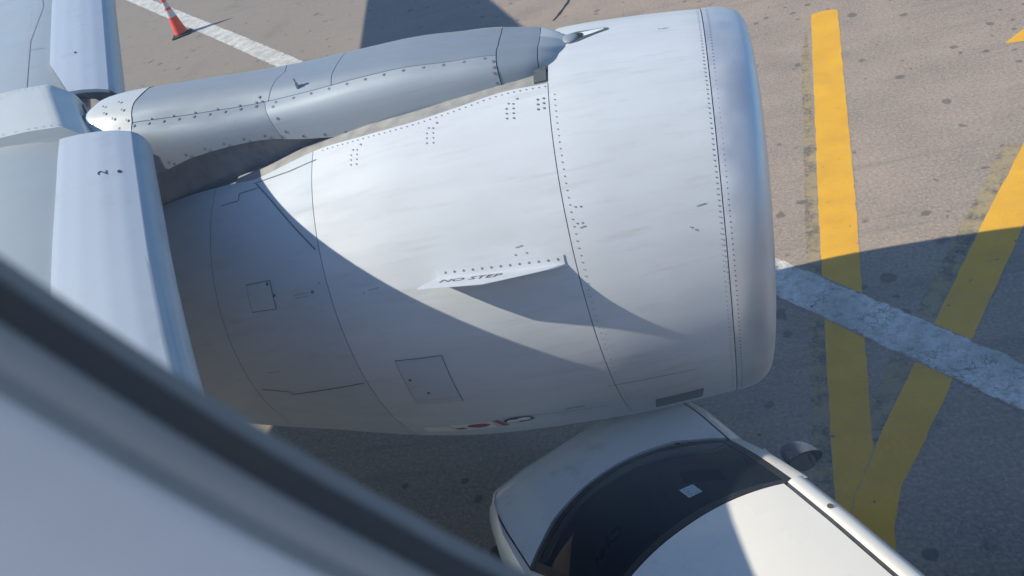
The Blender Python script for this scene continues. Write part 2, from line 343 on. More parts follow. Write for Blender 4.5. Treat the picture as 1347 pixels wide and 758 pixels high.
# ------------------------------------------------------------------ airliner
plane = empty('airliner', (0, -1.63, 0))
tag(plane, 'white airliner standing on the apron with its grey engine under the wing', 'airliner')
# ---- engine coordinates: X along the axis, phi from the top towards the cabin
AO = Vector((0, 4.06162, 1.80102)); AD = Vector((.99997, 0, -.00739)); AV = Vector((-.000537, .997564, -.069756)); AW = Vector((.00737, .0697585, .997537))
rX = [-3.55, -3.0, -2.47, -1.9665, -1.45, -.6153, -.28, .054, .13]
rR = [.83, .945, 1.040, 1.1325, 1.183, 1.1709, 1.1419, 1.0984, 1.084]
def rad(X): return smoothi(rX, rR, X)
def N(X, ph, off=0.0):
    a = R_(ph); r = rad(X) + off
    return AO + AD * X + (AW * math.cos(a) - AV * math.sin(a)) * r
def Nn(ph):
    a = R_(ph); return AW * math.cos(a) - AV * math.sin(a)
def ringX(i, ph):
    X0, r0, tp, ty = ((.05425, 1.098, .0682, .0313), (-.6153, 1.171, -.0379, .0164), (-1.9665, 1.1325, -.0416, -.0339))[i]
    a = R_(ph); return X0 + tp * r0 * math.cos(a) - ty * r0 * math.sin(a)
eng = empty('engine_nacelle', AO, plane)
# inner liner behind the gaps
mk('inner_barrel', *grid(lambda u, v: N(-3.5 + 3.62 * u, 360 * v, -.035), 30, 64, True), SEAM, eng, True)
G = .0024
def cowl(name, x0, x1, p0, p1, m, nu=26, nv=80, closed=False):
    f = lambda u, v: N(x0(p0 + (p1 - p0) * v) * (1 - u) + x1(p0 + (p1 - p0) * v) * u, p0 + (p1 - p0) * v)
    nf = lambda u, v: Nn(p0 + (p1 - p0) * v)
    vs, fs = sheet(f, nf, nu, nv, .03); return mk(name, vs, fs, m, eng, True)
hingeX = [-3.4, -2.93, -2.6, -2.39, -2.15, -1.94, -1.67, -1.40, -1.15, -.9, -.67]; hingeP = [19, 20.5, 23.3, 25.5, 24.6, 23.8, 24.6, 24.7, 23.4, 21.5, 21.8]
def panel_h(name, xa, xb, pend, m, nu=26, nv=80):
    """cowl half from the pylon hinge line round to phi=pend (negative side mirrored)"""
    sg = 1 if pend > 0 else -1; pe = abs(pend) 
    def f(u, v):
        X = 0; ph = 30
        for _ in range(3):
            X = xa(sg * ph) * (1 - u) + xb(sg * ph) * u; h = smoothi(hingeX, hingeP, X); ph = h + (pe - h) * v
        return N(X, sg * ph)
    def nf(u, v): return Nn(sg * (23 + (pe - 23) * v))
    vs, fs = sheet(f, nf, nu, nv, .03); o = mk(name, vs, fs, m, eng, True); return o
panel_h('fan_cowl', lambda p: ringX(2, p) + G, lambda p: ringX(1, p) - G, 179.8, COWL)
panel_h('fan_cowl', lambda p: ringX(2, p) + G, lambda p: ringX(1, p) - G, -179.8, COWL)
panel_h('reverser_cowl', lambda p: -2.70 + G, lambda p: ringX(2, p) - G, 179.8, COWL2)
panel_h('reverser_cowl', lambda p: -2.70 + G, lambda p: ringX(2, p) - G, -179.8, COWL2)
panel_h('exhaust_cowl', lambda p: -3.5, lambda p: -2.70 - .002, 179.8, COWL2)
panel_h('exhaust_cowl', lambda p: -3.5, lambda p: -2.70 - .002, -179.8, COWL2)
cowl('inlet_cowl', lambda p: ringX(1, p) + G, lambda p: ringX(0, p) - G, 0, 360, COWL, 20, 120)
# polished inlet lip, rounded to the highlight and back into the throat
def lipf(u, v):
    ph = 360 * v; xa = ringX(0, ph) + G; xl = .262 + .085 * math.cos(R_(ph)) - .02 * math.sin(R_(ph)); ra = rad(ringX(0, ph))
    L = xl - xa
    if u < .6:
        t = u / .6 * math.pi / 2; X = xa + L * math.sin(t); r = ra - (ra - .955) * (1 - math.cos(t) ** .85)
    else:
        t = (u - .6) / .4; X = xl - .45 * t ** 1.5 ; r = .955 - .075 * math.sqrt(min(1, t * 1.0)) 
    a = R_(ph); return AO + AD * X + (AW * math.cos(a) - AV * math.sin(a)) * r
mk('inlet_lip', *grid(lipf, 34, 128, True), LIPM, eng, True, sharp=60)
# fan face and spinner
mk('fan_disc', *grid(lambda u, v: AO + AD * (-.35) + (AW * math.cos(2*math.pi*v) - AV * math.sin(2*math.pi*v)) * (.9 * u + .001), 4, 48, True), HOLE, eng)
mk('spinner', *grid(lambda u, v: AO + AD * (-.34 + .42 * (1 - u)) + (AW * math.cos(2*math.pi*v) - AV * math.sin(2*math.pi*v)) * (.26 * math.sqrt(u) + .001), 8, 32, True), PYL, eng, True)
for k in range(36):
    a = 2 * math.pi * k / 36; t_ = AW * math.cos(a) - AV * math.sin(a); s_ = AW * -math.sin(a) - AV * math.cos(a)
    q = AO + AD * -.3
    mk('fan_blade', [q + t_ * .24 + s_ * .02 + AD * .05, q + t_ * .24 - s_ * .02 - AD * .02, q + t_ * .87 - s_ * .07 - AD * .02, q + t_ * .87 + s_ * .07 + AD * .05], [(0, 1, 2, 3)], RIM, eng)
mk('core_nozzle', *grid(lambda u, v: AO + AD * (-3.2 - 1.15 * u) + (AW * math.cos(2*math.pi*v) - AV * math.sin(2*math.pi*v)) * (.62 - .24 * u ** 1.4), 14, 48, True), PYLD, eng, True)

# ---- seams, doors, rivets on the nacelle
seam = MB()
def seamline(pts, wd=.006, off=.0022):
    for (x0, p0), (x1, p1) in zip(pts, pts[1:]):
        n = max(1, int(max(abs(x1 - x0) / .08, abs(p1 - p0) / 3)))
        ar = 1.1 * R_(1); dx, dp = x1 - x0, (p1 - p0) * ar; q = math.hypot(dx, dp) or 1; nx, npn = -dp / q * wd / 2, dx / q * wd / 2 / ar
        vs = []
        for i in range(n + 1):
            t = i / n; X = x0 + (x1 - x0) * t; P = p0 + (p1 - p0) * t
            vs += [N(X - nx, P - npn, off), N(X + nx, P + npn, off)]
        seam.add(vs, [(2*i, 2*i+1, 2*i+3, 2*i+2) for i in range(n)])
seamline([(-2.65, 95.4), (-2.48, 96.6), (-2.46, 98), (-2.2, 95.3), (-1.95, 92.9)])
seamline([(-2.38, 27.6), (-2.26, 35.4), (-2.11, 45.4), (-1.985, 53.2)], .009)
seamline([(-2.63, 31.0), (-2.5, 31.5), (-2.5, 28.9), (-2.35, 29.5)], .007)
seamline([(-2.40, 27.2), (-2.14, 27.9), (-1.965, 27.3)], .006)
seamline([(-.66, 106), (-.35, 106.5), (-.2, 107)], .003)
seamline([(-1.3, 114.5), (-.95, 116.5), (-.7, 117)], .003)
tag(seam.build('panel_seam', SEAM, eng), kind='stuff')
def door(x0, x1, p0, p1, sk=0.0):
    gx = .005; gp = .28
    f = lambda u, v: N(x0 + (x1 - x0) * u + sk * v, p0 + (p1 - p0) * v, .0055); nf = lambda u, v: Nn(p0 + (p1 - p0) * v)
    o = mk('access_panel', *sheet(f, nf, 6, 8, .0045), COWL2, eng, True)
    s = MB(); vs, fs = grid(lambda u, v: N(x0 - gx + (x1 - x0 + 2 * gx) * u + sk * v, p0 - gp + (p1 - p0 + 2 * gp) * v, .0018), 6, 8); s.add(vs, fs); s.build('panel_gap', SEAM, eng)
door(-1.70, -1.44, 86.2, 102.5); door(-2.475, -2.315, 58.9, 67.0)
riv = MB(); rivl = MB(); latch = MB()
def dot(B, X, P, r=.0055, off=.003, n=6):
    c = N(X, P, off); nn = Nn(P); e1 = AD; e2 = nn.cross(AD).normalized()
    B.add([c + nn * .001] + [c + (e1 * math.cos(2*math.pi*k/n) + e2 * math.sin(2*math.pi*k/n)) * r for k in range(n)], [(0, 1 + k, 1 + (k + 1) % n) for k in range(n)])
P = -10.0
while P < 132:
    xa = ringX(0, P); dot(rivl, xa - .022, P, .0042); dot(riv, xa + .026, P + .4, .0042, .004)
    P += 1.35
P = 26.0
while P < 128:
    xb = ringX(1, P); dot(rivl, xb + .028, P, .0042); P += 1.7
for k in range(40):                                            # hinge line of the fan cowl
    X = -1.93 + 1.25 * k / 39; dot(rivl, X, smoothi(hingeX, hingeP, X) + 1.0, .0045)
for X, P0 in ((-.88, 25.0), (-1.305, 27.0), (-1.74, 27.4)):
    for a in range(2):
        for c in range(4):
            if (a, c) == (0, 0) : continue
            dot(riv if X > -1 else rivl, X + .035 * a, P0 + 1.0 + 1.45 * c + .3 * a, .0055)
    dot(rivl, X + .055, P0 - .1, .007); dot(rivl, X + .01, P0 + .9, .006)
for a in range(2):
    for c in range(3): dot(riv, -.72 + .03 * a, 26.6 + 1.5 * c, .0065)
for X, P in ((-.605, 55.6), (-.58, 55.75), (-.61, 59.4), (-.585, 59.5), (-.93, 63.9), (-.875, 63.9), (-.10, 65.3), (-.08, 66.1), (-.095, 5.3), (-2.0, 62), (-1.75, 66.5), (-.51, 111.3)): dot(rivl, X, P, .005)
for X, P in ((-1.665, 92.6), (-1.60, 97.9), (-2.30, 63.2), (-2.33, 59.6), (-2.05, 64)): dot(riv, X, P, .010, .0075)
for X in (.10, .135, .17, .2): 
    for P in (4, 6.2): dot(riv, X - .005 * P * .3, P + X * 8, .006, -.004 - .2 * max(0, X - .1))
tag(riv.build('rivet', RIV, eng), kind='stuff'); tag(rivl.build('faint_rivet', RIVL, eng), kind='stuff')
# small stencil lines too fine to read
st = MB()
def bar(X0, X1, P, h=.0025): 
    vs = [N(X0, P - h / .02, .0025), N(X1, P - h / .02 - .25, .0025), N(X1, P + h / .02 - .25, .0025), N(X0, P + h / .02, .0025)]; st.add(vs, [(0, 1, 2, 3)])
for X0, X1, P in ((-.06, -.015, 60.7), (-.92, -.885, 62.3), (-.60, -.57, 60.6), (-2.18, -2.08, 64.2), (-2.18, -2.09, 65.1), (-1.72, -1.66, 66.0), (-1.60, -1.52, 91.2), (-1.575, -1.5, 96.8), (-2.55, -2.45, 88), (-.08, -.05, 5.5)): bar(X0, X1, P)
for k in range(9): bar(-.93 + .012 * k, -.922 + .012 * k, 114.7, .006 + .003 * (k * 7 % 3))
tag(st.build('stencil_mark', RIVL, eng), kind='stuff')
# warning placards low on the fan cowl
def patch(name, x0, x1, p0, p1, m, off, nu=6, nv=4, sk=0):
    return mk(name, *sheet(lambda u, v: N(x0 + (x1 - x0) * u + sk * v, p0 + (p1 - p0) * v, off), lambda u, v: Nn(p0 + (p1 - p0) * v), nu, nv, off - .0008), m, eng, True)
patch('warning_placard', -1.80, -1.63, 117.6, 122.0, WHITE, .003); patch('warning_placard', -1.62, -1.37, 116.2, 121.4, WHITE, .003)
def disc(name, X, P, rx, rp, m, off, n=20):
    vs = [N(X, P, off)] + [N(X + rx * math.cos(2*math.pi*k/n), P + rp * math.sin(2*math.pi*k/n), off) for k in range(n)]
    return mk(name, vs, [(0, 1 + k, 1 + (k + 1) % n) for k in range(n)], m, eng)
disc('placard_symbol', -1.46, 118.0, .07, 1.35, RED, .0045)
mk('placard_symbol', [N(-1.615, 119.2, .0042), N(-1.42, 118.2, .0042), N(-1.42, 119.6, .0042), N(-1.60, 120.6, .0042)], [(0, 1, 2, 3)], RED, eng)
mk('placard_stripe', [N(-1.36, 115.8, .003), N(-1.33, 115.7, .003), N(-1.29, 120.5, .003), N(-1.33, 120.7, .003)], [(0, 1, 2, 3)], RED, eng)
disc('warning_roundel', -1.215, 117.2, .09, 2.0, BLACK, .0028); disc('roundel_face', -1.245, 117.5, .042, 1.1, WHITE, .0042); disc('roundel_face', -1.185, 116.9, .042, 1.1, WHITE, .0042)
patch('data_plate', -.45, -.19, 119.6, 127.5, OLIVE, .004, sk=-.02)
# ram air scoop at the top of the inlet cowl
def tear(name, pts, m, off, n=1):
    vs = [N(x, p, off) for x, p in pts]; c = N(sum(x for x, p in pts) / len(pts), sum(p for x, p in pts) / len(pts), off); vs.append(c); k = len(vs) - 1
    return mk(name, vs, [(i, (i + 1) % k, k) for i in range(k)], m, eng)
tear('scoop_rim', [(-.602, 3.4), (-.585, 5.6), (-.55, 6.4), (-.51, 5.9), (-.46, 4.2), (-.40, 2.2), (-.352, .7), (-.35, -.6), (-.37, -1.0), (-.44, -.9), (-.52, -1.2), (-.565, -.4), (-.595, 1.4)], OLIVE, .003)
tear('scoop_ramp', [(-.50, .3), (-.505, 2.8), (-.47, 3.2), (-.42, 2.0), (-.375, .4), (-.375, -.3), (-.43, -.1)], WHITE, .005)
tear('scoop_hole', [(-.515, .6), (-.515, 3.6), (-.495, 3.9), (-.478, 2.4), (-.49, .9)], HOLE, .0065)
def dome(u, v):
    a = 2 * math.pi * v; k = math.sin(u * math.pi / 2); h = math.cos(u * math.pi / 2)
    return N(-.552 + .045 * k * math.cos(a), 3.2 + 2.7 * k * math.sin(a), .003 + .016 * h)
mk('scoop_dome', *grid(dome, 6, 20, True), PYL, eng, True)

# ---- strake
def stk(X, h, ph=None, side=0.0):
    ph = interp([-1.42, -.69], [66.3, 68.6], X) if ph is None else ph
    a = R_(ph); nn = Nn(ph); t = nn.cross(AD).normalized()
    return AO + AD * X + nn * (rad(X) + h) + t * side
prof = [(-.69, .0), (-.74, .035), (-.80, .072), (-.88, .124), (-.97, .182), (-1.03, .220), (-1.055, .228), (-1.18, .214), (-1.36, .192), (-1.385, .186)]
top_, bot_ = [], []
rows = []
for (X, h) in prof:
    rows.append([stk(X if k < 3 else X, h * k / 3 if X > -1.33 else h * k / 3, None) for k in range(4)])
sv = []; n_ = len(prof); TH = .009
for s_ in (-1, 1):
    for i, (X, h) in enumerate(prof):
        for k in range(4):
            xx = X + (.045 * (1 - k / 3) if i >= n_ - 2 else 0)
            sv.append(stk(xx, h * k / 3 - (.01 if k == 0 else 0), None, s_ * (TH if k < 3 else .0015)))
sf = []
for s_ in (0, 1):
    o_ = s_ * n_ * 4
    for i in range(n_ - 1):
        for k in range(3):
            q = (o_ + i*4 + k, o_ + i*4 + k + 1, o_ + (i+1)*4 + k + 1, o_ + (i+1)*4 + k); sf.append(q if s_ else q[::-1])
for i in range(n_ - 1): sf.append((i*4+3, (i+1)*4+3, n_*4+(i+1)*4+3, n_*4+i*4+3))
e0 = (n_-1)*4
for k in range(3): sf.append((e0+k, n_*4+e0+k, n_*4+e0+k+1, e0+k+1))
mk('strake', sv, sf, COWL, eng, True)
mk('strake_flange', *sheet(lambda u, v: N(-1.33 + .63 * u, interp([-1.42, -.69], [66.3, 68.6], -1.33 + .63 * u) - 2.6 + 2.5 * v, .005), lambda u, v: Nn(66), 10, 3, .004), COWL, eng, True)
sr = MB()
for k in range(13):
    X = -1.29 + .56 * k / 12; dot(sr, X, interp([-1.42, -.69], [66.3, 68.6], X) - 1.7, .0062, .0065)
tag(sr.build('strake_bolt', RIV, eng), kind='stuff')
tv, tf = text_verts('NO STEP', 1.0); x0 = min(v.x for v in tv); x1 = max(v.x for v in tv)
sign = -1
# which face of the fin looks at the cabin window
a0 = stk(-1.1, .05, None, .006); a1 = stk(-1.1, .05, None, -.006); eye = Vector((0, 0, 4.5))
sgn = 1 if (a0 - eye).length < (a1 - eye).length else -1
mk('no_step_text', [stk(-1.29 + .30 * (v.x - x0) / (x1 - x0), .128 - .075 * v.y / .73 + .0 , None, sgn * .0105) for v in tv], tf, BLACK, eng)

# ---- pylon
pyl = empty('pylon', (-2, 4.06, 3.0), plane)
pX = [-3.45, -3.2, -3.0, -2.7, -2.28, -2.0, -1.64, -1.38, -1.13, -.97, -.80, -.70, -.62, -.55]
pT = [3.31, 3.315, 3.30, 3.27, 3.225, 3.20, 3.172, 3.152, 3.118, 3.09, 3.055, 3.032, 3.004, 2.968]
pS = [3.225, 3.235, 3.228, 3.195, 3.155, 3.145, 3.145, 3.135, 3.10, 3.08, 3.042, 3.018, 2.982, 2.94]
pLz = [2.93, 2.93, 2.935, 2.985, 2.985, 2.925, 2.875, 2.885, 2.90, 2.91, 2.915, 2.91, 2.90, 2.88]
pHW = [.27, .30, .31, .315, .315, .315, .315, .31, .30, .285, .268, .245, .20, .12]
def pyls(X, t, off=0.0, side=-1):
    """t 0 = ridge, .5 = shoulder, 1 = lower edge"""
    zt, zs, zl, hw = (smoothi(pX, q, X) for q in (pT, pS, pLz, pHW)); k = hw / .315
    ys = [0, .10 * k, .165 * k, .212 * k, .268 * k, .300 * k, .312 * k, .316 * k]
    zz = [zt, zt - .004, (zt + zs) / 2 + .006, zs, zs - .13 * (zs - zl), zs - .38 * (zs - zl), zs - .70 * (zs - zl), zl]
    ts = [0, .2, .35, .5, .62, .75, .87, 1]
    y = smoothi(ts, ys, t) + off * min(1, .3 + t); z = smoothi(ts, zz, t) + off * max(0, 1 - t * 1.2)
    return Vector((X, 4.06 + side * y, z))
def ppanel(name, X0, X1, t0, t1, m, off=0.0, nu=24, nv=10, sides=(-1,), xe0=None, xe1=None):
    for s_ in sides:
        def f(u, v):
            t = t0 + (t1 - t0) * v if not callable(t1) else t0(u) + (t1(u) - t0(u)) * v
            a = X0 + (xe0(t) if xe0 else 0); b = X1 + (xe1(t) if xe1 else 0)
            return pyls(a + (b - a) * u, t, off, s_)
        def nf(u, v):
            t = t0 + (t1 - t0) * v if not callable(t1) else .6
            return Vector((0, s_ * min(1, t * 1.2), max(.05, 1 - t))).normalized()
        vs, fs = sheet(f, nf, nu, nv, .012)
        mk(name, vs, fs, m, pyl, True)
def cappanel(name, X0, X1, tE, m, nu=24, xe0=None, xe1=None):
    def f(u, v):
        s_ = -1 if v < .5 else 1; t = abs(v - .5) * 2 * tE
        a = X0 + (xe0(t) if xe0 else 0); b = X1 + (xe1(t) if xe1 else 0)
        return pyls(a + (b - a) * u, t, 0, s_)
    vs, fs = sheet(f, lambda u, v: Vector((0, 0, 1)), nu, 24, .012); mk(name, vs, fs, m, pyl, True)
# dark frame under the panels
mk('pylon_frame', *grid(lambda u, v: pyls(-3.42 + 2.8 * u, abs(v - .5) * 2, -.018, -1 if v < .5 else 1) - Vector((0, 0, .004)), 40, 24), SEAM, pyl, True)
g_ = .0025
bow = lambda t: -.10 * (t - .25) ** 2 + .02
cappanel('pylon_cap', -3.02, -2.17 - g_, .50, PYL, xe1=lambda t: .05 - .12 * t)
cappanel('pylon_cap', -2.17 + g_, -1.80 - g_, .50, PYL, 12, xe0=lambda t: .05 - .12 * t)
cappanel('pylon_cap', -1.80 + g_, -.90 - g_, .50, PYL, 20)
ppanel('side_panel', -3.25, -2.20 - g_, .512, 1.0, PYL, 0, sides=(-1, 1), xe1=lambda t: .10 * (t - .5))
ppanel('side_panel', -2.20 + g_, -.90 - g_, .512, 1.0, PYLW, .003, sides=(-1, 1), xe0=lambda t: .10 * (t - .5))
def nose(u, v):
    s_ = -1 if v < .5 else 1; return pyls(-.90 + g_ + (.205 - .02 * abs(v - .5)) * u, abs(v - .5) * 2, 0, s_)
mk('pylon_nose', *grid(nose, 14, 30), PYL, pyl, True)
def aft(u, v):
    s_ = -1 if v < .5 else 1; t = abs(v - .5) * 2; X = -3.36 + .34 * u; k = 1 if u > .22 else .86 + .14 * math.sqrt(max(0, 1 - (1 - u / .22) ** 2))
    p_ = pyls(X, t * .92, 0.004, s_); return Vector((p_.x, 4.06 + (p_.y - 4.06) * k, 3.0 + (p_.z - 3.0) * (.8 + .2 * k)))
mk('aft_fairing', *grid(aft, 16, 26), WINGW, pyl, True)
# lower skirt down to the engine, in stainless steel
def skirt(u, v):
    s_ = -1 if v < .5 else 1; X = -3.6 + 2.95 * u; t = abs(v - .5) * 2; hw = smoothi(pX, pHW, max(-3.45, X)) - .03 - .04 * (t)
    z = smoothi(pX, pLz, max(-3.45, X)) + .03 - (.75) * (1 - t) if False else 3.0 - .9 * (1 - t)
    return Vector((X, 4.06 + s_ * (hw - .05), z))
mk('pylon_skirt', *grid(lambda u, v: Vector((-3.6 + 2.9 * u, 4.06 - (smoothi(pX, pHW, max(-3.45, -3.6 + 2.9 * u)) - .075), 2.1 + (smoothi(pX, pLz, max(-3.45, -3.6 + 2.9 * u)) + .03 - 2.1) * v)), 30, 4), PYLD, pyl, True)
mk('pylon_skirt', *grid(lambda u, v: Vector((-3.6 + 2.9 * u, 4.06 + (smoothi(pX, pHW, max(-3.45, -3.6 + 2.9 * u)) - .075), 2.1 + (smoothi(pX, pLz, max(-3.45, -3.6 + 2.9 * u)) + .03 - 2.1) * v)), 30, 4), PYLD, pyl, True)
# pale gutter strip between cowl hinge line and pylon
for s_ in (-1, 1):
    mk('hinge_gutter', *sheet(lambda u, v: N(-2.55 + 1.93 * u, s_ * -1 * (smoothi(hingeX, hingeP, -2.55 + 1.93 * u) - .15 - (5.0 if u > .9 else 4.4) * v), -.004 - .012 * v), lambda u, v: Nn(20 * -s_), 30, 4, .02), GUT, pyl, True)
# front fairings where the pylon runs out on the inlet cowl
def fair(v0, v1, o=.003):
    def f(u, v):
        vv = v0 + (v1 - v0) * v; s_ = -1 if vv < .5 else 1; return pyls(-.688 - .02 * abs(vv - .5) + .138 * u, abs(vv - .5) * 2, o, s_)
    return f
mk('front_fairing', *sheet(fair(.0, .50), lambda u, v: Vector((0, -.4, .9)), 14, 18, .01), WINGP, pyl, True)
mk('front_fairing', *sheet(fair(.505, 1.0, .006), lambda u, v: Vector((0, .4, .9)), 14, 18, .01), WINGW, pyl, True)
mk('drain_box', *sheet(lambda u, v: N(-.735 + .062 * u, 14.6 + 6.2 * v, .006), lambda u, v: Nn(18), 3, 4, .03), OLIVE, pyl)
bolts = MB()
def pdot(X, t, r=.0085, side=-1, off=.0038):
    c = pyls(X, t, off, side); c2 = pyls(X, min(1, t + .03), off, side); e2 = (c2 - c).normalized(); e1 = Vector((1, 0, 0)); nn = e1.cross(e2); nn = nn if nn.y * side > 0 else -nn
    c = c + nn * .001
    bolts.add([c + nn * .0006] + [c + (e1 * math.cos(math.pi*k/3) + e2 * math.sin(math.pi*k/3)) * r for k in range(6)], [(0, 1 + k, 1 + (k + 1) % 6) for k in range(6)])
for k in range(12): pdot(-2.13 + 1.17 * k / 11, .545)
for k in range(11): pdot(-2.15 + 1.2 * k / 10, .965)
for t in (.60, .68, .76, .88): pdot(-.915 - .004 * t, t, .009)
for t in (.6, .75, .9): pdot(-2.155 + .10 * (t - .5), t)
for k in range(10): pdot(-3.1 + .85 * k / 9, .545, .010); 
for k in range(6): pdot(-2.9 + .68 * k / 5, .49, .008)
for k in range(7): pdot(-3.0 + .76 * k / 6, .94, .010)
pdot(-2.235, .42, .009); pdot(-2.255, .49, .009)
for X, t in ((-3.12, .15), (-3.2, .3), (-3.14, .4), (-3.08, .3), (-3.05, .46), (-3.3, .4), (-3.22, .18)): pdot(X, t, .009, off=.012)
tag(bolts.build('bolt', RIV, pyl), kind='stuff')
mb = MB()
for dx, h, r in ((0, .03, .010), (.0, .055, .006)):
    vs, fs = grid(lambda u, v: pyls(-2.0, .40, 0) + Vector((r * math.cos(2*math.pi*v), r * math.sin(2*math.pi*v) , h * u - .004)), 2, 10, True); mb.add(vs, fs)
    mb.add([pyls(-2.0, .40, 0) + Vector((r * math.cos(2*math.pi*k/10), r * math.sin(2*math.pi*k/10), h - .004)) for k in range(10)], [tuple(range(10))])
mb.build('vent_fitting', RIM, pyl)

# ---- wing: stations Y -> (X leading edge of the fixed wing, z, chord, thickness)
wing = empty('wing', (-4.5, 2.0, 2.9), plane)
LEY = [.3, 1.2, 2.0, 2.6, 3.2, 3.7, 4.3]
def LE(Y): return smoothi(LEY, [-.84, -1.47, -1.97, -2.305, -2.62, -2.88, -3.19], Y) if Y < 4.36 else (-3.60 - .50 * (Y - 4.68) if Y < 6.27 else -4.395 - .54 * (Y - 6.27))
def LZ(Y): return smoothi(LEY, [2.42, 2.64, 2.815, 2.95, 3.065, 3.158, 3.22], Y) if Y < 4.36 else (3.17 + .19 * (Y - 4.68) if Y < 6.27 else 3.472 + .087 * (Y - 6.27))
def TE(Y): return -7.95 - .02 * Y if Y < 4.7 else -8.04 - .335 * (Y - 4.7)
def wsec(Y, n=14):
    """closed section, upper surface from nose to trailing edge then lower back"""
    x0 = LE(Y) - (.27 if not 3.69 < Y < 4.36 else .35 + .24 * (Y - 3.75)); z0 = LZ(Y) + .015; c = x0 - TE(Y); th = max(.10, .115 * c) ; pts = []
    for k in range(n + 1):
        s_ = (k / n) ** 1.8; pts.append((s_, .11 * c * (s_ ** .5) * (1 - s_) * .72 + .012 + .06 * min(1, s_ * 12) * (1 - s_)))
    up = [Vector((x0 - s_ * c, Y, z0 + h - .035 * c * s_)) for s_, h in pts]
    lo = [Vector((x0 - s_ * c, Y, z0 - .03 - .55 * th * (s_ ** .6) * (1 - s_) - .035 * c * s_ - .05 * min(1, s_ * 10) * (1 - s_))) for s_ in [(k / n) ** 1.8 for k in range(n, -1, -1)]]
    return up + lo
Ys = [.1, .8, 1.6, 2.4, 3.2, 3.7, 4.3, 4.45, 4.7, 5.5, 7, 9, 11, 13, 15, 16.8]
secs = [wsec(y) for y in Ys]; K = len(secs[0]); vs = [v for s_ in secs for v in s_]; fs = []
for i in range(len(Ys) - 1):
    for k in range(K): fs.append((i*K+k, i*K+(k+1) % K, (i+1)*K+(k+1) % K, (i+1)*K+k))
fs.append(tuple(range(K))[::-1]); fs.append(tuple((len(Ys)-1)*K + k for k in range(K)))
mk('wing_box', vs, fs, WINGP, wing, True, sharp=50)
# slats
SLS = [(.09, -.115), (.035, -.095), (.008, -.055), (0, -.015), (.010, .025), (.034, .055), (.072, .080)]
SLU = [(.072, .080), (.16, .106), (.28, .130), (.42, .146), (.54, .152), (.58, .151)]
def slatpt(Y, s_, h, dn=0.0):
    # section runs square to the swept leading edge
    q = Vector((-.96, -.10, 0)); p_ = Vector((LE(Y), Y, LZ(Y)))
    return p_ + q * s_ * interp([1.8, 3.7, 6, 16], [.98, .82, .84, .70], Y) + Vector((0, 0, h))
def slat(Y0, Y1, dx0, m1=SLATP, m2=SLATN, ny=18, curl=0.0, cut=0.0):
    s = empty('slat', slatpt((Y0 + Y1) / 2, .3, 0) + Vector((dx0, 0, 0)), plane)
    def sh(v): return Vector((dx0, 0, 0))
    def sf_(pts, closed):
        n = len(pts) - 1
        def f(u, v):
            Y = Y0 + (Y1 - Y0) * v; a = u * n; k = min(n - 1, int(a)); t = a - k
            s_ = pts[k][0] + (pts[k+1][0] - pts[k][0]) * t; h = pts[k][1] + (pts[k+1][1] - pts[k][1]) * t
            if cut and v < .14 and s_ > .40: Y = Y + (s_ - .40) * cut * (1 - v / .14)
            return slatpt(Y, s_, h) + sh(v)
        return f
    vs, fs = sheet(sf_(SLU, 0), lambda u, v: Vector((0, 0, 1)), 20, ny, .022)
    mk('slat_skin', vs, fs, m1, s, True, sharp=40)
    vs, fs = sheet(sf_(SLS, 0), lambda u, v: Vector((.6, .3, -.2)), 24, ny, .015)
    o1 = mk('slat_nose', vs, fs, m2, s, True, sharp=60)
    # inner cove and end ribs
    cove = [(.09, -.115), (.14, -.03), (.22, .045), (.34, .10), (.56, .136)]
    mk('slat_cove', *grid(sf_(cove, 0), 16, ny), PYLD, s, True)
    for yy in (Y0 + .004, Y1 - .004):
        loop = [slatpt(yy, a, h) + Vector((dx0, 0, 0)) for a, h in SLS + SLU[1:] + cove[::-1]]
        c_ = sum(loop, Vector()) / len(loop); k = len(loop)
        mk('end_rib', loop + [c_], [(i, (i + 1) % k, k) for i in range(k)], OLIVE, s)
    return s
s1 = slat(.35, 3.70, 0)
s2 = slat(4.60, 9.5, 0, ny=60, cut=2.6); slat(9.502, 13.0, 0); slat(13.002, 16.7, 0)
# slat number and dot
tv, tf = text_verts('2', 1.0)
def onslat(Y, s_):
    h = interp([a for a, b_ in SLU], [b_ for a, b_ in SLU], s_); return slatpt(Y, s_, h + .003)
mk('slat_number', [onslat(3.30 + (v.x - .28) * .085, .27 + (v.y - .35) * .085) for v in tv], tf, BLACK, s1)
mk('slat_mark', [onslat(3.30 + .014 * math.cos(k * math.pi / 4), .165 + .012 * math.sin(k * math.pi / 4)) for k in range(8)], [tuple(range(8))], BLACK, s1)
mk('slat_mark', [onslat(5.15 + .014 * math.cos(k * math.pi / 4), .33 + .012 * math.sin(k * math.pi / 4)) for k in range(8)], [tuple(range(8))], BLACK, s2)
# raised skin panel over the pylon, between the slats
def wtop(X, Y):
    x0 = LE(Y) - .27; c = x0 - TE(Y); s_ = max(0, min(1, (x0 - X) / c))
    return LZ(Y) + .015 + .11 * c * (s_ ** .5) * (1 - s_) * .72 + .012 + .06 * min(1, s_ * 12) * (1 - s_) - .035 * c * s_
def bay(u, v):
    Y = 3.71 + .62 * v; xf = LE(Y) - .31 - .22 * (Y - 3.75); zt = wtop(xf - .27, Y) + .05
    pr = [(0, -.17), (.006, -.13), (.02, -.095), (.13, -.008), (.15, 0), (.35, .022), (.7, .035)]; a = u * 8
    if a < 6: k = int(a); t = a - k; dx = pr[k][0] + (pr[k+1][0] - pr[k][0]) * t; return Vector((xf - dx, Y, zt + pr[k][1] + (pr[k+1][1] - pr[k][1]) * t))
    t = (a - 6) / 2; x = xf - .7 - 1.0 * t; return Vector((x, Y, max(zt + .035 + .03 * t, wtop(x, Y) + .015)))
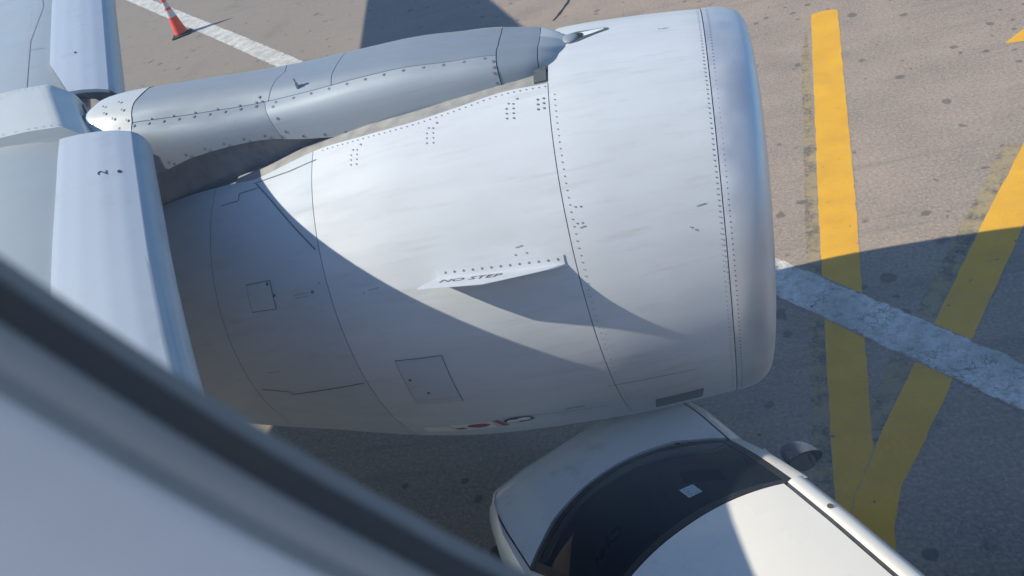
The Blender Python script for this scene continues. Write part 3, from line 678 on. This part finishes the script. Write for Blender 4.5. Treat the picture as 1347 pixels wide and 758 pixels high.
mk('pylon_bay_panel', *sheet(bay, lambda u, v: Vector((0, 0, 1)), 30, 10, .10), WINGW, wing, True, sharp=50)
bs = MB()
def bayseam(a, b_, wd=.004):
    pts = [Vector(bay(a[0] + (b_[0] - a[0]) * t / 10, a[1] + (b_[1] - a[1]) * t / 10)) + Vector((0, 0, .003)) for t in range(11)]
    d_ = (pts[-1] - pts[0]).normalized(); q_ = Vector((-d_.y, d_.x, 0)) * wd / 2
    bs.add([p_ + q_ for p_ in pts] + [p_ - q_ for p_ in pts], [(i, i + 1, i + 12, i + 11) for i in range(10)])
def wseam(a, b_, wd=.007):
    pts = []
    for t in range(9):
        Y = a[1] + (b_[1] - a[1]) * t / 8; X = LE(Y) - .27 - (a[0] + (b_[0] - a[0]) * t / 8); pts.append(Vector((X, Y, wtop(X, Y) + .006)))
    d_ = (pts[-1] - pts[0]).normalized(); q_ = Vector((-d_.y, d_.x, 0)) * wd / 2
    bs.add([p_ + q_ for p_ in pts] + [p_ - q_ for p_ in pts], [(i, i + 1, i + 10, i + 9) for i in range(8)])
wseam((.42, 4.55), (.42, 9)); wseam((.30, 4.62), (1.4, 4.62)); wseam((.30, 5.35), (.42, 5.35)); wseam((.42, 6.6), (1.6, 6.6))
bayseam((.62, .99), (.82, .40)); bayseam((.82, .40), (.97, .2))
tag(bs.build('panel_seam', RIVL, wing), kind='stuff')
bd = MB()
for k in range(14):
    for vv in (.04, .95):
        c_ = Vector(bay(.5 + .4 * k / 13, vv)) + Vector((0, 0, .003)); bd.add([c_ + Vector((.006 * math.cos(a_ * math.pi / 3), .006 * math.sin(a_ * math.pi / 3), 0)) for a_ in range(6)], [tuple(range(6))])
tag(bd.build('screw', RIVL, wing), kind='stuff')
def baynose(u, v):
    Y = 3.72 + .60 * v; xf = LE(Y) - .315 - .22 * (Y - 3.75); return Vector((xf - .02 * math.sin(u * 3.14) + .02, Y, wtop(xf - .27, Y) - .11 - .26 * u))
mk('leading_edge_web', *grid(baynose, 6, 8), PYL, wing, True)
# flap track fairings and winglet
for Y in (2.6, 6.2, 9.6):
    mk('flap_fairing', *grid(lambda u, v: Vector((TE(Y) + 1.2 - 1.9 * u, Y + .13 * math.sin(2*math.pi*v) * math.sin(math.pi * min(1, max(.02, u))) ** .6, LZ(Y) - .30 - .2 * u + .2 * math.cos(2*math.pi*v) * math.sin(math.pi * min(1, max(.02, u))) ** .6)), 14, 14, True), WINGP, wing, True)
wb = MB(); wb.add([(LE(16.8) - .5, 16.8, LZ(16.8)), (TE(16.8), 16.8, LZ(16.8) - .05), (TE(16.8) - .5, 17.0, LZ(16.8) + 1.2), (TE(16.8) + .2, 17.0, LZ(16.8) + 1.2),
                       (LE(16.8) - .5, 16.85, LZ(16.8)), (TE(16.8), 16.85, LZ(16.8) - .05), (TE(16.8) - .5, 17.05, LZ(16.8) + 1.2), (TE(16.8) + .2, 17.05, LZ(16.8) + 1.2)],
      [(0, 1, 2, 3), (4, 7, 6, 5), (0, 3, 7, 4), (2, 1, 5, 6), (3, 2, 6, 7)]); wb.build('wing_tip_fence', WINGP, wing)

# ---- fuselage shell with window openings
fus = empty('fuselage', (0, -1.63, 3.75), plane)
FR, FY, FZ = 1.975, -1.72, 3.75
wa0, wa1 = math.degrees(math.asin(.50 / FR)), math.degrees(math.asin(.90 / FR))
angs = sorted(set([round(a, 3) for a in [wa0, wa1, 180 - wa1, 180 - wa0] + [wa0 + (wa1 - wa0) * k / 4 for k in range(1, 4)]] + [wa1 + (180 - 2 * wa1) * k / 16 for k in range(1, 16)] + [180 - wa0 + (180 + 2 * wa0) * k / 24 for k in range(1, 24)] ))
xs = [-24, -20, -16, -12]
wx = []
for k in range(-18, 17):
    c_ = k * .533; hwx = .35 if k == 0 else .14; xs += [c_ - hwx, c_ + hwx]; wx.append((c_ - hwx, c_ + hwx))
xs += [9.5, 10.5, 11.6, 12.6]
def frad(X): return FR * (1 if -16 < X < 9.6 else max(.1, math.sqrt(max(0.01, 1 - ((X - 9.6) / 3.6) ** 2))) if X > 0 else 1 - .3 * ((-16 - X) / 8))
fv = []; ff = []; W_ = len(angs)
for X in xs:
    for a in angs: fv.append(Vector((X, FY + frad(X) * math.cos(R_(a)), FZ + frad(X) * math.sin(R_(a)))))
def near(a, b_): return abs(a - b_) < .01
for i in range(len(xs) - 1):
    hole = any(near(xs[i], a) and near(xs[i+1], c_) for a, c_ in wx)
    for j in range(W_):
        a, a2 = angs[j], angs[(j + 1) % W_]; am = (a + (a2 if a2 > a else a2 + 360)) / 2
        if hole and (wa0 < am < wa1 or 180 - wa1 < am < 180 - wa0): continue
        if -13 < (xs[i] + xs[i+1]) / 2 < 8 and 50 < am < 262: continue          # far cabin side left open to the daylight
        if near(xs[i], -.35) and near(xs[i+1], .35) and (am % 360 < wa0 or am % 360 > 357): continue
        ff.append((i*W_+j, (i+1)*W_+j, (i+1)*W_+(j+1) % W_, i*W_+(j+1) % W_))
fo = mk('fuselage_skin', fv, ff, FUS, fus, True, sharp=30)
sm = fo.modifiers.new('thickness', 'SOLIDIFY'); sm.thickness = .05; sm.offset = -1
mk('nose_cap', *grid(lambda u, v: Vector((12.6 + .5 * u, FY + frad(12.6) * (1 - u) * math.cos(2*math.pi*v), FZ + frad(12.6) * (1 - u) * math.sin(2*math.pi*v))), 3, 32, True), FUS, fus, True)
mk('cabin_floor', *grid(lambda u, v: Vector((-16 + 25 * u, FY - 1.9 + 3.8 * v, 3.5)), 1, 1), FLR, fus)
# ---- cabin window: seal, bezel and lining as seen from the seat
win = empty('cabin_window', (0, .15, 4.42), plane)
OUT = [(-.164, 4.478), (-.1468, 4.435), (-.1355, 4.4105), (-.1225, 4.384), (-.1095, 4.3605), (-.0945, 4.3365), (-.0765, 4.3095), (-.047, 4.276), (.0, 4.245), (.06, 4.235), (.115, 4.255), (.15, 4.31), (.162, 4.39), (.16, 4.47), (.145, 4.545), (.105, 4.60), (.04, 4.625), (-.04, 4.625), (-.11, 4.60), (-.152, 4.55)]
def outline(n=120):
    res = []; m_ = len(OUT)
    for i in range(m_):
        p0, p1, p2, p3 = (OUT[(i + k - 1) % m_] for k in range(4))
        for q in range(n // m_):
            t = q / (n // m_); res.append(tuple(.5 * (2*p1[a] + (p2[a]-p0[a])*t + (2*p0[a]-5*p1[a]+4*p2[a]-p3[a])*t*t + (-p0[a]+3*p1[a]-3*p2[a]+p3[a])*t**3) for a in (0, 1)))
    return res
OL = outline(); nO = len(OL); cen = (0.0, 4.43)
def offs(i, d):
    a = OL[(i - 1) % nO]; b_ = OL[(i + 1) % nO]; tx, tz = b_[0] - a[0], b_[1] - a[1]; q = math.hypot(tx, tz); nx, nz = tz / q, -tx / q
    if (OL[i][0] - cen[0]) * nx + (OL[i][1] - cen[1]) * nz < 0: nx, nz = -nx, -nz
    return OL[i][0] + nx * d, OL[i][1] + nz * d
def band(name, prof, m):
    """prof: list of (outward offset, Y)"""
    vs = []; fs = []; n = len(prof)
    for i in range(nO):
        for d_, y in prof:
            x, z = offs(i, d_); vs.append((x, y, z))
    for i in range(nO):
        for k in range(n - 1): fs.append((i*n+k, i*n+k+1, ((i+1) % nO)*n+k+1, ((i+1) % nO)*n+k))
    return mk(name, vs, fs, m, win, True, sharp=50)
band('window_seal', [(.085, .162), (.045, .144), (.0, .122), (.002, .119), (.0036, .117), (.0043, .114)], RUB)
band('window_bezel', [(.0037, .130), (.0039, .115), (.0050, .112), (.0100, .110), (.0112, .106)], BEZ)
band('window_lining', [(.0108, .118), (.0112, .106), (.0130, .103), (.045, .085), (.049, .083), (.053, .083), (.075, .066), (.079, .063), (.084, .063), (.12, .03), (.17, -.005), (.24, -.02), (.5, -.03)], LIN)
band('window_surround', [(.08, .166), (.14, .205), (.22, .200), (.3, .15)], FUS)
pv = [Vector((offs(i, .08)[0], .165, offs(i, .08)[1])) for i in range(nO)]; po = mk('window_pane', pv + [Vector((0, .165, 4.43))], [(i, (i + 1) % nO, nO) for i in range(nO)], PANE, win)

# ------------------------------------------------------------------ small white hatchback
CC = Vector((-.66303, 2.63815, 0)); FWD = Vector((-.53942, .84203, 0)); RT = Vector((.84203, .53942, 0))
def K(x, y, z): return CC + FWD * x + RT * y + Vector((0, 0, z))
car = empty('parked_car', CC + FWD * -.9)
tag(car, 'small white hatchback parked nose in under the engine, roof half in shade', 'car')
def hz(x): return interp([-.1, 0, .25, .45, .6, .72, .82, .90, .95], [.955, .955, .945, .915, .870, .81, .72, .60, .45], x)   # bonnet height at the centre
def hw_(x): return interp([-2.7, -2.4, 0, .3, .6, .8, .95], [.70, .76, .785, .775, .72, .62, .42], x)
def bx(x):
    """half body section from the sill up to the shoulder: (y, z)"""
    w_ = hw_(x); top = min(.90, hz(x) - .035) if x > -.1 else .92
    f = min(1, (top + .012) / .88)
    return [(w_ - .10, .20), (w_ - .02, .20 + .07 * f), (w_, .45 * f), (w_ - .004, .60 * f), (w_ - .018, .70 * f), (w_ - .028, top - .10 * f), (w_ - .06, top - .02), (w_ - .10, top + .012)]
bx_x = [-2.7, -2.6, -2.4, -2.0, -1.6, -1.2, -.8, -.4, -.1, .0, .15, .3, .45, .6, .7, .8, .88, .95]
for s_ in (-1, 1):
    vs = []; fs = []; n = 8
    for x in bx_x:
        for y, z in bx(x): vs.append(K(x, s_ * y, z))
    for i in range(len(bx_x) - 1):
        for k in range(n - 1):
            q = (i*n+k, (i+1)*n+k, (i+1)*n+k+1, i*n+k+1); fs.append(q if s_ > 0 else q[::-1])
    mk('body_side', vs, fs, CARP, car, True, sharp=50)
# bonnet with its shut line; it curves down to the nose
def hoodY(x): return .655 - .10 * max(0, x - .3) ** 1.3 - .9 * max(0, x - .55) ** 2
def basex(y): return .265 * (1 - (abs(y) / .66) ** 2.1)
def hood(u, v):
    y0 = (v - .5) * 2; xe = .90; yv = y0 * .64
    xb = basex(yv); x = xb + .012 + (xe - .06 * abs(y0) ** 3 - .10 * y0 * y0 - xb) * u; y = y0 * (hoodY(x) - .006)
    return K(x, y, hz(x) - .030 * abs(y0) ** 2.4 + .012 * math.exp(-((abs(y0) - .62) / .10) ** 2) * (1 - u * .6))
mk('bonnet', *sheet(hood, lambda u, v: Vector((0, 0, 1)), 26, 26, .02), CARH, car, True, sharp=40)
mk('nose_panel', *grid(lambda u, v: K(.84 + .13 * math.sin(u * 2.2) - .22 * abs(v * 2 - 1) ** 2.6, (v * 2 - 1) * .64, .70 - .45 * u), 10, 20), CARP, car, True)
mk('front_grille', *sheet(lambda u, v: K(.985 - .05 * abs(v*2-1)**2, (v * 2 - 1) * .33, .52 - .1 * u), lambda u, v: FWD, 2, 8, .02), CARB, car)
for s_ in (-1, 1):
    mk('wing_top', *grid(lambda u, v: K(-.05 + .72 * u, s_ * (hoodY(-.05 + .72 * u) + .004 + (hw_(-.05 + .72 * u) - .10 - hoodY(-.05 + .72 * u) + .002) * v), hz(-.05 + .72 * u) - .031 - (.0 if u < .7 else .03 * (u - .7)) + (min(.90, hz(-.05 + .72 * u) - .035) + .012 - hz(-.05 + .72 * u) + .031) * v), 20, 6), CARP, car, True)
    mk('headlight', *grid(lambda u, v: K(.55 + .25 * u, s_ * (hw_(.55 + .25 * u) + .002 - .02 * v), .60 + .08 * v - .04 * u), 8, 6), LAMPG, car, True)
# scuttle, wipers
mk('scuttle', *grid(lambda u, v: K(basex((v*2-1)*.66) + .014 - .05 * u, (v*2-1) * .66, hz(.1) - .028 - .004 * (1 - u) - .03 * abs(v*2-1) ** 2.4), 2, 24), CARB, car, True)
# windscreen between bonnet and roof
def rfx(y): return -.625 - .10 * (abs(y) / .5) ** 2.2
def rfz(y): return 1.452 - .030 * (abs(y) / .5) ** 2.2
def ws(u, v, o=0.0):
    y0 = v * 2 - 1; yb, yt = y0 * .655, y0 * .505
    a = Vector((basex(yb) - .006, yb, .935 - .012 * abs(y0) ** 2.4)); c_ = Vector((rfx(yt) - .0, yt, rfz(yt)))
    p_ = a.lerp(c_, u); b_ = .05 * math.sin(math.pi * u) * (1 - .6 * abs(y0)) ; return K(p_.x + b_ * .6 + o * .6, p_.y, p_.z + b_ * .7 + o)
mk('windscreen', *(lambda q: (q[0], [f[::-1] for f in q[1]]))(grid(ws, 18, 24)), CGLASS, car, True)
# black frit border round the glass
fb = MB()
for (u0, u1, v0, v1) in ((-.004, .05, 0, 1), (.955, 1.0, 0, 1), (.05, .955, 0, .035), (.05, .955, .965, 1)):
    vs, fs = grid(lambda u, v: ws(u0 + (u1-u0) * u, v0 + (v1-v0) * v, .002), 10, 24); fb.add(vs, fs)
fb.build('glass_border', CARB, car, True)
for s_ in (-1, 1):                                              # painted A pillars
    def ap(u, v):
        p0 = ws(u, 0.5 + .5 * s_ * 1.0, .004); q = u
        out = Vector((0, 0, 0)) + RT * s_ * (.055 + .01 * u) * v + FWD * (-.012 * v) - Vector((0, 0, 1)) * (.022 * v * v)
        return p0 + out
    mk('a_pillar', *grid(ap, 14, 5), CARP, car, True)
# roof: centre panel between the two dark gutters, then the rails
def rz(x): return interp([-2.45, -2.2, -1.8, -1.4, -1.0, -.75, -.62], [1.40, 1.455, 1.49, 1.50, 1.49, 1.468, 1.452], x)
def roof(u, v):
    y0 = (v * 2 - 1); y = y0 * .456; x0 = rfx(y) - .004; x = x0 + (-2.4 + .10 * (1 - y0 * y0) * -1 - x0) * u
    return K(x, y, rz(x) - .030 * abs(y0) ** 2.2)
mk('roof_panel', *sheet(roof, lambda u, v: Vector((0, 0, 1)), 26, 22, .015), CARP, car, True)
for s_ in (-1, 1):
    mk('roof_moulding', *grid(lambda u, v: K(rfx(.48) - .004 - (2.4 - .72) * u, s_ * (.455 + .036 * v), rz(-.73 - 1.65 * u) - .035 - .004 * v), 24, 2), CARM, car)
    def rail(u, v):
        x = rfx(.5) + .012 - 1.70 * u; ys_ = [.489, .505, .53, .553, .572, .585]; zs_ = [-.030, -.030, -.037, -.055, -.085, -.130]
        k = min(4, int(v * 5)); t = v * 5 - k
        return K(x, s_ * (ys_[k] + (ys_[k+1]-ys_[k]) * t), rz(x) + zs_[k] + (zs_[k+1]-zs_[k]) * t)
    mk('roof_rail', *sheet(rail, lambda u, v: RT * s_ + Vector((0, 0, .5)), 26, 10, .012), CARP, car, True)
    # side glass with pillars and door
    mk('side_window', *grid(lambda u, v: K(-.05 - 2.2 * u - (.66 * v) * (1 - u), s_ * (.685 - .10 * v), .925 + .42 * v), 16, 6), CGLASS, car, True)
    for xp in (-1.25, -2.15):
        mk('side_pillar', *sheet(lambda u, v: K(xp - .09 * u - .10 * v, s_ * (.691 - .10 * v), .925 + .43 * v), lambda u, v: RT * s_, 2, 6, .02), CARB, car)
    dr = mk('door', *sheet(lambda u, v: K(-.12 - 1.1 * u, s_ * (.792 - .015 * abs(v - .5)), .34 + .52 * v), lambda u, v: RT * s_, 8, 8, .02), CARP, car, True)
    h_ = MB(); h_.box((-.06, -.012, -.012), (.06, .012, .012), T=lambda q: K(-1.05 + q.x, s_ * (.805 + q.y), .80 + q.z)); h_.build('door_handle', CARB, dr)
    for xw in (.42, -1.95):
        wh = empty('wheel', K(xw, s_ * .70, .28), car)
        T_ = lambda x, r, a: K(xw + r * math.cos(a), s_ * x, .28 + r * math.sin(a))
        mk('tyre', *grid(lambda u, v: T_(*[(.64, .20), (.64, .26), (.66, .28), (.75, .28), (.785, .26), (.79, .20)][min(5, int(round(u * 5)))], 2*math.pi*v), 5, 28, True), TYRE, wh, True, sharp=40)
        mk('rim', *grid(lambda u, v: T_(.775 - .02 * u, .2 * (1 - u) + .001, 2*math.pi*v), 5, 28, True), RIM, wh, True)
# rear end
mk('tailgate', *grid(lambda u, v: K(-2.47 - .22 * u, (v * 2 - 1) * (.48 + .20 * u), 1.395 - .50 * u), 8, 14), CARP, car, True)
mk('rear_bumper', *grid(lambda u, v: K(-2.69 - .04 * math.sin(math.pi * u) , (v * 2 - 1) * .70, .90 - .65 * u), 8, 14), CARP, car, True)
for s_ in (-1, 1): mk('tail_light', *grid(lambda u, v: K(-2.62 - .11 * u, s_ * (.60 + .08 * v), 1.05 - .25 * u), 3, 3), TAILR, car)
# cabin
ib = MB()
ib.box((-2.5, -.68, .30), (-.1, .68, .34), T=lambda q: K(q.x, q.y, q.z))
ib.build('cabin_floor', CARI, car)
mk('dashboard', *grid(lambda u, v: K(basex((v*2-1)*.62) - .05 - .52 * u + .05 * abs(v*2-1), (v * 2 - 1) * .62, .90 - .03 * u - (.3 * max(0, u - .8) / .2) + .03 * math.sin(v * 9) * u), 12, 16), CARI, car, True)
for s_ in (-1, 1):
    sb_ = MB(); sb_.box((-1.30, -.23, .45), (-.80, .23, .62), T=lambda q: K(q.x, s_ * .34 + q.y, q.z)); sb_.box((-1.46, -.23, .6), (-1.30, .23, 1.12), T=lambda q: K(q.x - .2 * (q.z - .6), s_ * .34 + q.y * (1 - .2 * (q.z - .6)), q.z)); sb_.box((-1.50, -.12, 1.14), (-1.42, .12, 1.32), T=lambda q: K(q.x - .05, s_ * .34 + q.y, q.z))
    sb_.build('seat', CARI, car)
mk('steering_wheel', *grid(lambda u, v: K(-.68 - .07 * math.sin(2*math.pi*v) + .012 * math.cos(2*math.pi*u), -.34 + (.18 + .014 * math.cos(2*math.pi*u)) * math.cos(2*math.pi*v), .90 + .16 * math.sin(2*math.pi*v) + .012 * math.sin(2*math.pi*u)), 8, 28, True), CARB, car, True)
mk('permit_sticker', *grid(lambda u, v: ws(.74 + .10 * u, .60 + .065 * v, .003), 4, 4), PAPER, car)
mm_ = MB(); mm_.box((-.02, -.11, -.03), (.02, .11, .03), T=lambda q: K(-.50 + q.x, .0 + q.y, 1.32 + q.z)); mm_.build('rear_view_mirror', CARB, car)
# door mirrors
for s_ in (-1, 1):
    mr = empty('door_mirror', K(-.36, s_ * .80, 1.0), car)
    def shell(u, v):
        a = 2 * math.pi * v; k = math.sin(u * math.pi / 2) ** .7; dpt = math.cos(u * math.pi / 2)
        return K(-.40 + .115 * dpt + .03 * k * math.cos(a) * s_ * -s_, s_ * (.825 + .090 * k * math.cos(a)), 1.0 + (.056 * k) * math.sin(a) + .01 * dpt)
    mk('housing', *grid(shell, 8, 24, True), MIRH, mr, True)
    mk('mirror_frame', *grid(lambda u, v: K(-.40 - .006 - .028 * (1 - u * .15) * math.cos(2*math.pi*v), s_ * (.825 + (.090 - .008 * u) * math.cos(2*math.pi*v)), 1.0 + (.056 - .006 * u) * math.sin(2*math.pi*v)), 2, 24, True), CARB, mr, True)
    mg = [K(-.402 - .026 * math.cos(2*math.pi*k/24) + .030 * math.sin(2*math.pi*k/24), s_ * (.805 + .062 * math.cos(2*math.pi*k/24)), 1.0 + .048 * math.sin(2*math.pi*k/24)) for k in range(24)]
    mk('reflector', mg, [tuple(range(24))], MIRG, mr)
    ab = MB(); ab.box((-.02, -.05, -.018), (.03, .05, .018), T=lambda q: K(-.37 + q.x, s_ * (.72 + q.y), .96 + q.z)); ab.build('mirror_arm', CARB, mr)
mk('roof_plug', [K(-.93 + .013 * math.cos(k*math.pi/5), .512 + .013 * math.sin(k*math.pi/5), rz(-.93) - .028) for k in range(10)], [tuple(range(10))], CARM, car)

# ------------------------------------------------------------------ traffic cone
CB = Vector((-12.24, 19.25, 0)); cone = empty('traffic_cone', CB)
tag(cone, 'orange traffic cone with two pale bands on a black base beside the white line', 'traffic cone')
cb = MB()
ca = R_(20)
def Tc(q): return CB + Vector((q.x * math.cos(ca) - q.y * math.sin(ca), q.x * math.sin(ca) + q.y * math.cos(ca), q.z))
cb.box((-.24, -.24, 0), (.24, .24, .035), T=Tc)
vs, fs = grid(lambda u, v: CB + Vector(((.20 - .03 * u) * math.cos(2*math.pi*v), (.20 - .03 * u) * math.sin(2*math.pi*v), .035 + .04 * u)), 1, 24, True); cb.add(vs, fs)
cb.build('cone_base', CONEB, cone)
def cr(z): return .175 - .14 * (z - .05) / 1.0
mk('cone_body', *grid(lambda u, v: CB + Vector((cr(.05 + 1.0 * u) * math.cos(2*math.pi*v), cr(.05 + 1.0 * u) * math.sin(2*math.pi*v), .05 + 1.0 * u)), 8, 28, True), CONE, cone, True)
for z0, z1 in ((.50, .68), (.74, .88)):
    mk('reflective_band', *grid(lambda u, v: CB + Vector(((cr(z0 + (z1 - z0) * u) + .004) * math.cos(2*math.pi*v), (cr(z0 + (z1 - z0) * u) + .004) * math.sin(2*math.pi*v), z0 + (z1 - z0) * u)), 2, 28, True), CONEW, cone, True)
mk('cone_tip', *grid(lambda u, v: CB + Vector((.035 * (1 - u ** 3) * math.cos(2*math.pi*v), .035 * (1 - u ** 3) * math.sin(2*math.pi*v), 1.05 + .03 * u)), 4, 16, True), CONE, cone, True)
